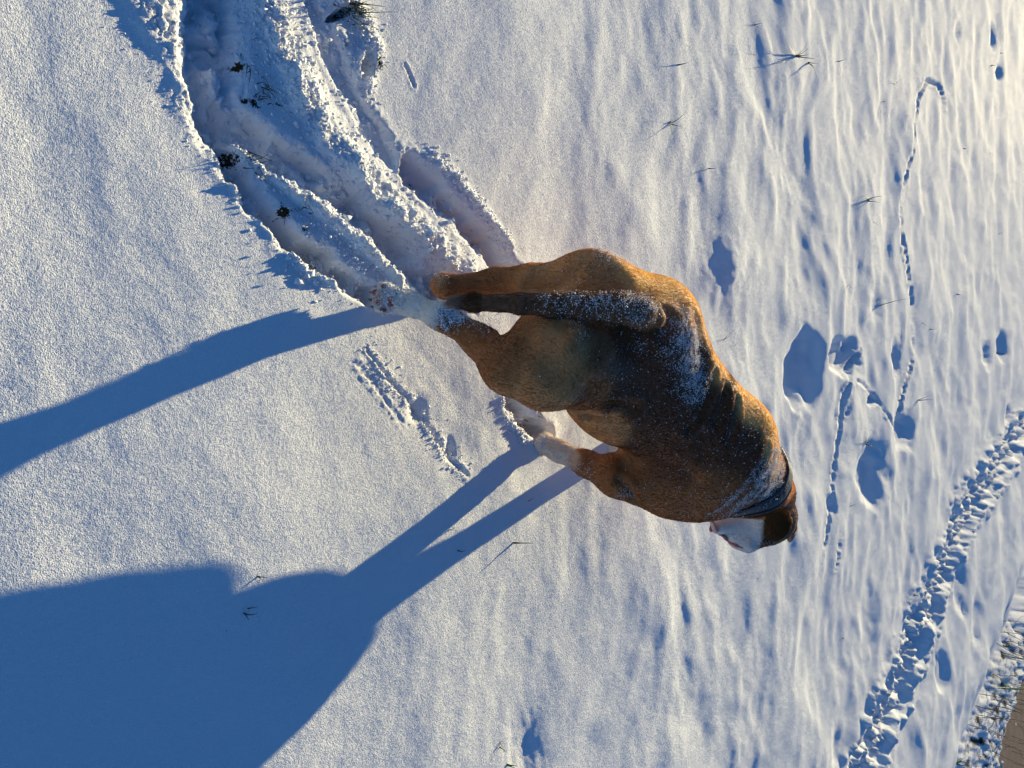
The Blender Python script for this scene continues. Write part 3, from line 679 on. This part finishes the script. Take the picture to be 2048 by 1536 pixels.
# ears: folded flaps
def ear(c,n0,down,wid,ln_,thick,side):
    n0=n0/np.linalg.norm(n0);down=down-n0*(down@n0);down/=np.linalg.norm(down);s_=np.cross(n0,down);v=[];nu,nv=14,14
    for face in(0,1):
        for i in range(nv+1):
            t=i/nv
            for j in range(nu+1):
                q=j/nu*2-1; hw_=wid*math.sqrt(max(1e-4,1-t**2.2))*(.75+.35*math.sin(min(1,t*2)*math.pi/2))*(1-.15*t)
                lift=.010*math.sin(t*math.pi)+.012*t - .006*q*q
                pp=c+down*ln_*t+s_*hw_*q+n0*(lift+(thick if face else -thick)*(1-q*q)*(1-t*.6))
                v.append(pp)
    W_=nu+1;f=[];o2=(nv+1)*W_
    for i in range(nv):
        for j in range(nu):
            a_=i*W_+j;f.append([a_,a_+1,a_+W_+1,a_+W_][::-1]);f.append([o2+a_,o2+a_+1,o2+a_+W_+1,o2+a_+W_])
    ring=[i*W_ for i in range(nv+1)]+[nv*W_+j for j in range(1,nu+1)]+[(nv-i)*W_+nu for i in range(1,nv+1)]+[nu-j for j in range(1,nu)]
    for a_,b_ in zip(ring,ring[1:]+ring[:1]): f.append([a_,b_,b_+o2,a_+o2])
    o=dpart('ear',v,f,M_skin); cattr(o,'coat',np.tile(np.array([.12,.055,.022]),(len(v),1))); return o
EARS=[]
def lying_ear(quad):
    A_,B_,C_,D_=[np.array(q,float) for q in quad]; nu,nv=12,14; top_=[];bot_=[]
    for i in range(nv+1):
        t=i/nv
        for j in range(nu+1):
            q=j/nu; wq=math.sqrt(max(.02,1-max(0,(t-.45)/.56)**2))*(.80+.20*min(1,t*4)); qq=(q-.5)*wq+.5
            px_=(A_*(1-qq)+B_*qq)*(1-t)+(D_*(1-qq)+C_*qq)*t
            c,nn0=snap(*px_); e_=1-abs(2*q-1)**4
            li=min(1,t*3.0); top_.append(c+nn0*(-.004+.010*li*(.5+.5*e_)+.003*t)); bot_.append(c+nn0*(-.006+.007*li))
    W_=nu+1;o2=len(top_);v=np.array(top_)
    for _ in range(3):
        g=v.reshape(nv+1,W_,3).copy(); g[1:-1,1:-1]=(g[1:-1,1:-1]*2+g[:-2,1:-1]+g[2:,1:-1]+g[1:-1,:-2]+g[1:-1,2:])/6; v=g.reshape(-1,3)
    v=list(v)+bot_; f=[]
    for i in range(nv):
        for j in range(nu):
            a_=i*W_+j;f.append([a_,a_+1,a_+W_+1,a_+W_]);f.append([o2+a_,o2+a_+W_,o2+a_+W_+1,o2+a_+1])
    ring=[i*W_ for i in range(nv+1)]+[nv*W_+j for j in range(1,nu+1)]+[(nv-i)*W_+nu for i in range(1,nv+1)]+[nu-j for j in range(1,nu)]
    for a_,b_ in zip(ring,ring[1:]+ring[:1]): f.append([a_,b_,b_+o2,a_+o2])
    o=dpart('ear',v,f,M_skin); cattr(o,'coat',np.tile(np.array([.13,.055,.02]),(len(v),1))); EARS.append((np.array(v),[q for q in f if max(q)<o2])); return o
lying_ear([(1584,1010),(1540,1024),(1521,1078),(1583,1074)])
c_,nn_=surf_near(skl+hup*.05-rside*.055-md*.02); ear(c_+nn_*.004,nn_,-Z*.8-rside*.5-md*.2,.034,.080,.004,-1)
# collar: a wide leather band with edging, round the neck
ca_=P(1470,935,.47);cb_=P(1550,990,.485); axn=cb_-ca_;axn/=np.linalg.norm(axn)
cc_=P(1512,985,.475); 
def collar_ring(off,grow,wid,th_,name,mat,parent=None,hgt=None):
    fr=frame(axn_c,Z); v=[];M_=96
    for k_ in range(M_):
        a=2*math.pi*k_/M_;dr=fr[0]*math.cos(a)+fr[1]*math.sin(a)
        for o_,g_ in ((-wid/2,0),(-wid/2,th_*.7),(-wid/4,th_),(wid/4,th_),(wid/2,th_*.7),(wid/2,0)):
            v.append(cc_+axn_c*(off+o_)+dr*(np.interp(off+o_,[-.030,0,.030],rad3[:,k_])+.0035+grow+g_))
    f=np.array([[k_*6+j,((k_+1)%M_)*6+j,((k_+1)%M_)*6+(j+1)%6,k_*6+(j+1)%6] for k_ in range(M_) for j in range(6)])
    if parent is None: return dpart(name,v,f,mat,smooth=False)
    return mesh_obj(name,np.array(v)-dloc,f,mat,parent,smooth=False)
top=snap(1583,925)[0];bot=snap(1440,1038)[0];mid=snap(1528,1010)[0]
axn_c=np.cross(mid-top,bot-top);axn_c/=np.linalg.norm(axn_c)
if axn_c@axn<0: axn_c=-axn_c
cc_=(top+bot)/2
fr=frame(axn_c,Z)
rel=dv-cc_;h_=rel@axn_c;sl_=np.abs(h_)<.016;near=np.linalg.norm(rel,axis=1)<.2;sl_&=near
cen=dv[sl_].mean(0);cc_=cen-axn_c*((cen-cc_)@axn_c);rel=dv-cc_
aa=np.arctan2(rel@fr[1],rel@fr[0]);rad_=np.linalg.norm(rel-np.outer(rel@axn_c,axn_c),axis=1)
rad_at=np.zeros(96)
for k_ in range(96):
    a=2*math.pi*k_/96;dr=fr[0]*math.cos(a)+fr[1]*math.sin(a); best=.06
    for off in (-.018,-.006,.006,.018):
        q=cc_+axn_c*off+dr[None]*np.arange(.03,.17,.002)[:,None]; g=np.clip(np.rint((q-D.lo)/D.h).astype(int),0,D.n-1)
        out_=np.where(D.f[g[:,0],g[:,1],g[:,2]]>0)[0]; best=max(best,.03+.002*(out_[0] if len(out_) else 40))
    rad_at[k_]=best
rad3=np.zeros((3,96))
for k_ in range(96):
    a=2*math.pi*k_/96;dr=fr[0]*math.cos(a)+fr[1]*math.sin(a)
    for oi_,off in enumerate((-.030,0,.030)):
        q=cc_+axn_c*off+dr[None]*np.arange(.03,.17,.0015)[:,None]; g=np.clip(np.rint((q-D.lo)/D.h).astype(int),0,D.n-1)
        out_=np.where(D.f[g[:,0],g[:,1],g[:,2]]>0)[0]; rad3[oi_,k_]=.03+.0015*(out_[0] if len(out_) else 50)
rad3=np.minimum(rad3,np.median(rad3,axis=0)[None]*1.15)
for _ in range(3): rad3=(np.roll(rad3,1,1)+rad3+np.roll(rad3,-1,1))/3
for _ in range(2): rad_at=(np.roll(rad_at,1)+rad_at+np.roll(rad_at,-1))/3
rad_at+=.0015
M_col=plain('collar_leather',(.010,.012,.018),.6,40,.35,.0015)
M_edge=plain('collar_edging',(.03,.03,.04),.55,80,.35,.001)
M_steel=plain('steel',(.5,.5,.5),.3,60,.1,0,Metallic=1.0)
collar=collar_ring(0,0,.050,.0060,'collar',M_col); collar['label']='dark navy leather dog collar dusted with snow'
collar_ring(-.027,.000,.005,.0080,'collar_edging',M_edge,collar)
collar_ring(.027,.000,.005,.0080,'collar_edging',M_edge,collar)
# ring on the collar
k_=int(np.argmin([ (fr[0]*math.cos(2*math.pi*q/96)+fr[1]*math.sin(2*math.pi*q/96))[2] for q in range(96)]))
dr=fr[0]*math.cos(2*math.pi*k_/96)+fr[1]*math.sin(2*math.pi*k_/96); rc=cc_+dr*(rad_at[k_]+.014)
cp=np.array([rc+(dr*math.cos(a)+axn_c*math.sin(a))*.011 for a in np.linspace(0,2*math.pi,21)]);v_,f_=tube(cp,[.0018]*21,8)
mesh_obj('tag_ring',v_-dloc,f_,M_steel,collar)
# short hair on the ear
ev,ef=EARS[0]; ef=np.array(ef); p,k,u_,w_=sample_surface(ev,ef,9000); a_,b_,c_,d_=(ev[ef[k,i]] for i in range(4)); nn=np.cross(c_-a_,d_-b_); nn/=np.linalg.norm(nn,axis=1)[:,None]+1e-9
if (nn@-FW).mean()<0: nn=-nn
ed=P(1521,1078,.385)-P(1584,1010,.45); ed/=np.linalg.norm(ed); fl=np.tile(ed,(len(p),1)); fl-=nn*(fl*nn).sum(1)[:,None]; dirv=fl+rng.normal(0,.22,fl.shape)+nn*.25; dirv/=np.linalg.norm(dirv,axis=1)[:,None]
p0=p-nn*.0006;p1=p+dirv*.004;p2=p+(dirv-nn*.15)*.0085
cu=bpy.data.hair_curves.new('ear_hair'); cu.add_curves([3]*len(p)); cu.attributes['position'].data.foreach_set('vector',(np.stack([p0,p1,p2],1)-dloc).astype(np.float32).ravel())
ra=cu.attributes.get('radius') or cu.attributes.new('radius','FLOAT','POINT'); ra.data.foreach_set('value',np.tile(np.array([.0004,.00032,.00008],np.float32),len(p)))
at=cu.attributes.new('coat','FLOAT_COLOR','POINT'); hc4=np.ones((len(p),3,4),np.float32); hc4[:,:,:3]=(np.array([.15,.062,.02])[None]*(.7+.6*rng.random((len(p),1))))[:,None,:]; at.data.foreach_set('color',hc4.ravel())
eh=bpy.data.objects.new('ear_hair',cu); C.objects.link(eh); cu.materials.append(M_hair); eh.parent=dogroot; tag(eh,kind='stuff')
# snow dusting on the coat: loose grains caught in the hair
DUST=[(1368,650,.040,1.2),(1380,690,.042,1.9),(1385,730,.040,1.9),(1390,775,.038,1.8),(1345,690,.035,.6),(1300,610,.03,.9),(1270,610,.030,.9),(1230,610,.028,1.2),(1190,608,.024,1.5),(1150,606,.024,1.3),(1100,606,.022,.8),
 (1215,508,.030,1.4),(1240,508,.026,1.4),(900,628,.026,2.6),(925,632,.022,1.6),(885,640,.020,2.4),(1540,985,.03,1.6),(1560,950,.03,1.4),(960,655,.025,.5),(782,600,.030,2.4),(768,590,.025,1.6),
 (1480,1000,.040,1.2),(1520,960,.040,1.6),(1550,920,.040,1.4),(1575,900,.030,1.2),(1450,1025,.030,1.0),(1500,830,.05,.12),(1250,980,.02,.8),(1175,940,.03,.5),(1150,560,.03,.35),(1160,660,.02,.5),(1280,690,.02,.5),(1330,830,.10,.04),(1250,740,.10,.05),(1450,900,.10,.07),(1080,885,.02,1.5),(870,560,.02,1.2),(1350,960,.08,.10)]
da=np.array([snap(a,b)[0] for a,b,_,_ in DUST]);drd=np.array([r for _,_,r,_ in DUST]);dw=np.array([w for *_,w in DUST])
fc=dv[df].mean(1); pb=np.zeros(len(fc))
for a,r,w_d in zip(da,drd,dw): pb+=w_d*np.exp(-((fc-a)**2).sum(1)/r**2)
pt=.5+.5*np.sin(fc[:,0]*160+2*np.sin(fc[:,1]*130))*np.sin(fc[:,1]*140+fc[:,2]*150); pb=pb*(.20+1.6*pt**1.6)+.002
fn_=dn[df[:,0]]; pb*=np.clip(.55+fn_[:,2],.1,1.5)
NG=26000
gp_,k,u_,w_=sample_surface(dv,df,NG,pb); gn=dn[df[k,0]]
gp_=gp_+gn*(.0015+.0045*rng.random((NG,1)))
onc=(np.abs((gp_-cc_)@axn_c)<.027)&(np.linalg.norm(gp_-cc_,axis=1)<.16); gp_[onc]+=gn[onc]*.0085
def grains(pts,size,seed=0):
    base=np.array([[0,0,1],[.94,0,-.33],[-.47,.82,-.33],[-.47,-.82,-.33],[.3,.5,.75],[-.6,-.1,.6]]);tri=np.array([[0,1,4],[4,1,2],[0,4,2],[0,2,5],[5,2,3],[0,5,3],[0,3,1],[1,3,2]])
    r_=np.random.default_rng(seed);n_=len(pts);q=r_.normal(size=(n_,4));q/=np.linalg.norm(q,axis=1)[:,None];w0,x0,y0,z0=q.T
    Rm=np.stack([1-2*(y0*y0+z0*z0),2*(x0*y0-z0*w0),2*(x0*z0+y0*w0),2*(x0*y0+z0*w0),1-2*(x0*x0+z0*z0),2*(y0*z0-x0*w0),2*(x0*z0-y0*w0),2*(y0*z0+x0*w0),1-2*(x0*x0+y0*y0)],1).reshape(-1,3,3)
    bb=base[None]*(1+.35*r_.normal(size=(n_,6,1)))*size[:,None,None]
    v=np.einsum('nij,nkj->nki',Rm,bb)+pts[:,None,:]
    f=tri[None]+6*np.arange(n_)[:,None,None]
    return v.reshape(-1,3),f.reshape(-1,3)
n=N('loose_snow'); bsdf(n,(.88,.91,.95),.5,Subsurface_Weight=0.0); M_grain=n.m
gs=.0005+.0012*rng.random(NG)**4; foot=np.min([np.linalg.norm(gp_-snap(*q)[0],axis=1) for q in((782,600),(765,590),(768,612),(900,630),(1080,880))],axis=0)<.035; gs[foot]*=1.0+1.4*rng.random(foot.sum())**2
v_,f_=grains(gp_,gs,3); o=dpart('snow_dusting',v_,f_,M_grain,smooth=False); tag(o,kind='stuff')
# ------------------------------------------------------------------ loose snow crumbs along the furrows
cp_=[];cs_=[]
def scatter_line(pl,wd,num,smin,smax,up=0):
    pts=gp(pl);L=np.r_[0,np.cumsum(np.hypot(*np.diff(pts,axis=0).T))];t=rng.random(num)*L[-1]
    x=np.interp(t,L,pts[:,0])+rng.normal(0,wd,num);y=np.interp(t,L,pts[:,1])+rng.normal(0,wd,num)
    s=smin+(smax-smin)*rng.random(num)**4
    z,_,_=terrain(x,y); z=z+s*.3+up*rng.random(num)
    cp_.append(np.stack([x,y,z],1));cs_.append(s)
for pl,wn,wf,ht,*cf in BERMS: scatter_line(pl,(wn+wf)*.5,int((200 if cf else 900)*len(pl)/3),.0008,.0022 if cf else .0060)
for pl,hw,dp,rh,rg in FURROWS: scatter_line(pl,hw*1.0,600,.0008,.0040)
scatter_line([(735,700),(780,760),(820,800),(850,840),(880,890),(905,925),(930,948)],.018,1000,.0008,.0045)
scatter_line([(620,470),(660,500),(710,545)],.030,130,.0012,.0042,.05)
scatter_line([(1010,800),(1045,880)],.018,500,.001,.005)
for pl,hw,dp,rh,rg in FURROWS[:5]: scatter_line(pl,hw*.6,70,.004,.013)
for pl,wn,wf,ht,*_ in BERMS[:1]+BERMS[6:7]: scatter_line(pl,.025,160,.003,.011)
allp=np.concatenate(cp_);alls=np.concatenate(cs_)
v_,f_=grains(allp,alls,5); o=mesh_obj('snow_crumbs',v_,f_,M_grain,smooth=False); tag(o,'loose white snow crumbs lying along the furrow edges',kind='stuff')
# ------------------------------------------------------------------ grass blades and stems
M_grass=plain('grass_green',(.045,.060,.018),.5,80,.5); M_dark=plain('grass_dark',(.022,.028,.012),.55,80,.5); M_dry=plain('dry_stem',(.075,.055,.030),.65,80,.4); M_green=plain('grass_fresh',(.09,.16,.02),.5,80,.3)
def blade_mesh(a,b,wd,bend,n_=7,fold=True):
    a=np.array(a);b=np.array(b);d=b-a;L=np.linalg.norm(d);s_=np.cross(d,Z+np.array([.2,.1,0]));s_/=np.linalg.norm(s_);up=np.cross(s_,d/L);v=[];f=[]
    for i in range(n_+1):
        t=i/n_;c=a+d*t+up*bend*L*math.sin(math.pi*t)+s_*bend*.3*L*math.sin(math.pi*t);w_=wd*(1-t**1.6)*(.7+.3*math.sin(math.pi*min(1,t*2+.2)))+.0002
        v+= [c-s_*w_,c-up*w_*.45,c+s_*w_,c+up*.0003]
    for i in range(n_):
        for j in range(4): f.append([i*4+j,i*4+(j+1)%4,(i+1)*4+(j+1)%4,(i+1)*4+j])
    f.append([3,2,1,0]);f.append([n_*4+j for j in range(4)])
    return np.array(v),f
def tip_at(ix,iy,base,length_px_scale=.75):
    """tip of a blade that leaves the ground at base: higher the further its pixel lies up the picture"""
    bx,by,w0=proj(base); L=math.hypot(ix-bx,iy-by)/F*w0; z=base[2]+L*length_px_scale
    return P(ix,iy,max(z,base[2]+.006))
def plant(kind,base,tips,label,cat='grass',group=None,mat=None,wd=.0015,bend=.08):
    g=P(*base); g[2]=tz(g[0],g[1]); g=P(base[0],base[1],g[2]); g[2]=tz(g[0],g[1])-.004; mat=mat or M_grass
    px_=g.copy(); 
    if len(tips)==1:
        tp=tip_at(*tips[0],px_); v_,f_=blade_mesh((0,0,0),tp-px_,wd*max(1,proj(px_)[2]/2.6),bend); o=mesh_obj(kind,v_,f_,mat); o.location=px_
        return tag(o,label,cat,group)
    r=empty(kind,px_)
    for q,t_ in enumerate(tips):
        off=np.array([rng.normal(0,.004),rng.normal(0,.004),0]); tp=tip_at(*t_,px_)
        v_,f_=blade_mesh(off,tp-px_,wd*max(1,proj(px_)[2]/2.6),bend*rng.uniform(-1,1.5)); mesh_obj('blade',v_,f_,mat,r)
    return tag(r,label,cat,group)
T=[
('grass_sprig',(1024,1086),[(1068,1086)],'single dark upright grass blade with a long thin shadow, just below the dog belly shadow',M_dark,.0030,.01),
('grass_tuft',(1731,886),[(1764,901),(1748,880),(1742,868),(1738,876),(1728,872),(1745,893)],'green grass tuft in the hollow to the right of the dog neck',M_grass,.0020,.10),
('grass_sprig',(1354,130),[(1377,125)],'short thick grass blade left of the spiky tuft near the upper edge',M_dark,.0028,.03),
('grass_pair',(1506,52),[(1526,46),(1523,58)],'two parallel thin grass blades close to the upper edge',M_dark,.0016,.03),
('grass_tuft',(1590,112),[(1614,86),(1617,95),(1618,109),(1633,118),(1572,84),(1566,126),(1606,100),(1583,92),(1600,122)],'spiky green grass tuft with many blades, largest on the open snow',M_grass,.0022,.10),
('bent_stem',(1616,125),[(1633,155),(1636,128),(1626,150)],'broken dark stems hanging beside the spiky green tuft',M_dark,.0018,.15),
('grass_sprig',(1675,123),[(1690,119)],'small lone blade just right of the spiky green tuft',M_dark,.0018,.05),
('grass_tuft',(1342,242),[(1372,223),(1363,253),(1346,268),(1338,252)],'dark curved grass tuft at the edge of a small hollow',M_dark,.0022,.14),
('grass_sprig',(1415,335),[(1434,336),(1406,341)],'small forked grass blade between the dark curved tuft and the furrows',M_dark,.0018,.05),
('grass_tuft',(1735,401),[(1766,392),(1760,405),(1722,392),(1731,414),(1746,398)],'starry thin tuft left of the narrow animal trail',M_dark,.0018,.08),
('grass_sprig',(1746,442),[(1757,450),(1744,436)],'tiny dark blade beside the starry thin tuft',M_dark,.0016,.05),
('grass_sprig',(1765,204),[(1772,202)],'tiny twig tip on a ripple below the bend of the animal trail',M_dark,.0020,.05),
('grass_sprig',(1792,168),[(1802,158),(1786,163)],'small forked sprig near the top bend of the animal trail',M_dark,.0014,.05),
('grass_sprig',(1697,571),[(1707,578),(1691,580)],'small arrow-shaped sprig above the long curved stalks',M_dark,.0016,.05),
('grass_stalk',(1755,612),[(1792,602),(1768,604),(1820,597)],'long thin bent stalks with long shadows across a dimple',M_dry,.0014,.14),
('grass_sprig',(1448,681),[(1471,659),(1464,668)],'green blade standing just behind the dog back',M_grass,.0022,.05),
('grass_sprig',(1466,693),[(1477,684),(1462,690)],'small dark sprig beside the green blade behind the dog back',M_dark,.0016,.05),
('grass_stalk',(1836,801),[(1866,788),(1867,799)],'forked green stalk with a long shadow at the right of the animal trail',M_grass,.0018,.03),
('grass_sprig',(1056,1004),[(1068,995)],'short dark blade inside the shadow of the dog foreleg',M_dark,.0026,.02),
('grass_sprig',(1100,1027),[(1107,1022)],'tiny pale blade on the lit snow beside the foreleg shadow',M_dry,.0014,.02),
('grass_sprig',(897,1060),[(911,1055)],'short curved blade in the middle of the dog body shadow',M_dark,.0020,.12),
('grass_sprig',(914,1100),[(933,1101)],'hooked dark blade in the dog shadow nearest to the lone upright blade',M_dark,.0018,.15),
('grass_sprig',(514,1153),[(534,1155),(526,1160)],'sharp folded blade in the big blue shadow',M_dark,.0020,.05),
('grass_tuft',(490,1222),[(517,1226),(517,1214),(498,1240),(486,1219)],'cluster of bent dark blades half buried in the big blue shadow',M_dark,.0020,.12),
('grass_sprig',(452,1258),[(454,1263)],'tiny blade tip at the lower left of the bent blade cluster',M_dark,.0014,.02),
('grass_tuft',(1000,1488),[(1014,1505),(1008,1482),(1006,1497),(998,1500)],'dark little tuft in a white notch near the lower edge',M_dark,.0026,.10),
('grass_sprig',(1014,1533),[(1036,1532),(1030,1536)],'bright green blade cut by the lower edge',M_green,.0034,.03),
('grass_sprig',(1826,1190),[(1840,1193),(1833,1196)],'small green sprig left of the trodden path',M_grass,.0026,.08),
('grass_sprig',(1513,1158),[(1518,1157)],'tiny blade on the bright ridge below the dog muzzle',M_dark,.0018,.02),
('grass_sprig',(1820,1230),[(1827,1231)],'tiny dark blade on a crest beside the trodden path',M_dark,.0018,.02),
('grass_sprig',(1682,1277),[(1689,1277)],'small blade on a long bright crest, upper of two',M_dark,.0018,.02),
('grass_sprig',(1686,1321),[(1692,1325)],'small blade on a long bright crest, lower of two',M_dark,.0024,.02),
('grass_sprig',(1764,1320),[(1769,1324)],'faint blade between the bright crest and the trodden path',M_dry,.0016,.02),
('grass_sprig',(1318,1382),[(1322,1385)],'faint lone blade on the wide snow below the dog',M_dry,.0014,.02),
('grass_sprig',(1982,130),[(1991,131),(1985,134)],'tiny sprig between the far dark hollows at the upper right',M_dark,.0018,.05),
('grass_sprig',(2000,106),[(2008,106)],'faint sprig nearest to the farthest hollow at the upper right',M_dry,.0014,.05),
('grass_sprig',(1926,297),[(1934,297)],'tiny blade on a ripple beyond the animal trail',M_dark,.0018,.05),
('grass_sprig',(1997,468),[(2006,464)],'tiny slanted blade close to the right edge',M_dry,.0018,.05),
('grass_sprig',(1915,588),[(1924,590)],'tiny blade on the far side of the animal trail',M_dark,.0018,.05),
('grass_stalk',(1994,706),[(2017,708),(2012,708)],'thin stalk leaning over the long dark hollow at the right edge',M_dark,.0012,.02),
('grass_sprig',(1845,645),[(1853,652)],'small blade just beyond the middle of the animal trail',M_dark,.0016,.05),
('grass_sprig',(1862,658),[(1872,658)],'thin pale blade next to the middle of the animal trail',M_dry,.0014,.05),
('grass_sprig',(1868,741),[(1872,739)],'tiny tip above the forked green stalk',M_dark,.0018,.05),
('grass_sprig',(1772,918),[(1777,914),(1768,920)],'small sprig on the crest above the large dark hollow',M_dark,.0016,.05),
('grass_sprig',(1700,1010),[(1712,1008),(1703,1004)],'small dark blade in front of the large dark hollow',M_dark,.0018,.05),
('grass_sprig',(893,167),[(896,160)],'tiny dark tip on the smooth snow right of the small pit',M_dark,.0014,.02),
('grass_sprig',(1357,437),[(1360,440)],'tiny dark tip on the smooth slope above the dog back',M_dark,.0016,.02),
('grass_tuft',(1998,1373),[(2008,1370),(2006,1378),(2003,1367),(2010,1376),(1996,1366)],'mossy green tuft on the rough river bank',M_green,.0035,.10),
('grass_tuft',(1918,1528),[(1938,1520),(1934,1530),(1930,1515),(1942,1526),(1926,1512),(1936,1508)],'bright green tuft at the lower right corner of the field',M_green,.0035,.12),
]
for kd,bs,tp,lb,mt,wd,bd in T: plant(kd,bs,tp,lb,mat=mt,wd=wd,bend=bd)
# grass standing in the patches the dog has scraped open
def patch(ix,iy,num,rad,L,label,lean,zoff=-.09,mat=M_dark):
    g=P(ix,iy,zoff); g[2]=tz(g[0],g[1]); r=empty('grass_patch',g)
    for i in range(num):
        o_=np.array([rng.normal(0,rad),rng.normal(0,rad),0]); o_[2]=tz(g[0]+o_[0],g[1]+o_[1])-g[2]-.003
        t_=o_+np.array([lean[0]+rng.normal(0,.5),lean[1]+rng.normal(0,.5),abs(lean[2]+rng.normal(0,.35))+.1])*L*rng.uniform(.5,1.1)
        v_,f_=blade_mesh(o_,t_,.0014,rng.uniform(-.2,.25),5); mesh_obj('blade',v_,f_,mat if i%3 else M_grass,r)
    return tag(r,label,'grass')
patch(672,30,46,.016,.055,'dark grass patch showing through the snow near the upper edge',(.6,.5,.8),-.05)
patch(484,212,26,.018,.035,'flattened grass at the bottom of the wide furrow',(.3,.2,.3),-.10)
patch(455,325,30,.014,.035,'dark grass poking out at the start of the narrow furrow',(.2,.6,.6),-.09)
patch(560,436,22,.018,.020,'scattered grass bits along the floor of the narrow furrow',(.3,.2,.2),-.09)
patch(735,140,14,.010,.020,'dark grass at the bottom of the small pit beside the furrows',(.3,.2,.3),-.05)
patch(862,412,12,.012,.022,'grass bits in the furrow end nearest the dog left hip',(.3,.2,.2),-.09)
patch(462,145,10,.012,.030,'thin dry stems lying in the wide furrow near the upper edge',(.9,-.3,.1),-.10,M_dry)
patch(395,264,7,.008,.025,'few thin stems under the lip of the wide furrow',(.7,.4,.1),-.08,M_dry)
patch(1046,838,8,.012,.018,'few grass bits in the hole dug by the forefoot',(.4,.2,.1),-.06)
# dry stalks on the bank
for i in range(42):
    s=rng.random();ix=rng.uniform(1925,2045);iy=rng.uniform(1230,1536)
    if (ix-1925)*1.25+(iy-1536)*.55< -55+0*s: ix=min(2044,ix+60)
    g=P(ix,iy,-.10); z0=tz(g[0],g[1])
    if side_of(np.array([g[0]]),np.array([g[1]]),BANK)[0]>2.2: continue; g[2]=z0-.01
    L=rng.uniform(.25,.75); t_=np.array([rng.normal(.05,.10),rng.normal(-.12,.16),1.0])*L
    v_,f_=tube(catmull([(0,0,0),t_*.4+rng.normal(0,.02,3),t_*.75+rng.normal(0,.03,3),t_],4),np.linspace(.0035,.0012,13),6)
    if i%2:
        q_=t_*.5; v2,f2=tube(catmull([q_,q_+np.array([rng.normal(0,.08),rng.normal(0,.05),.10]),q_+np.array([rng.normal(0,.14),rng.normal(0,.1),.2])],4),np.linspace(.002,.0008,9),5)
        f_=[list(x) for x in f_]+[[j+len(v_) for j in x] for x in f2]; v_=np.vstack([v_,v2])
    o=mesh_obj('dry_stalk',v_,f_,M_dry); o.location=g
    tag(o,'thin dry brown stalk standing on the rough river bank','stalk','dry stalks on the river bank')
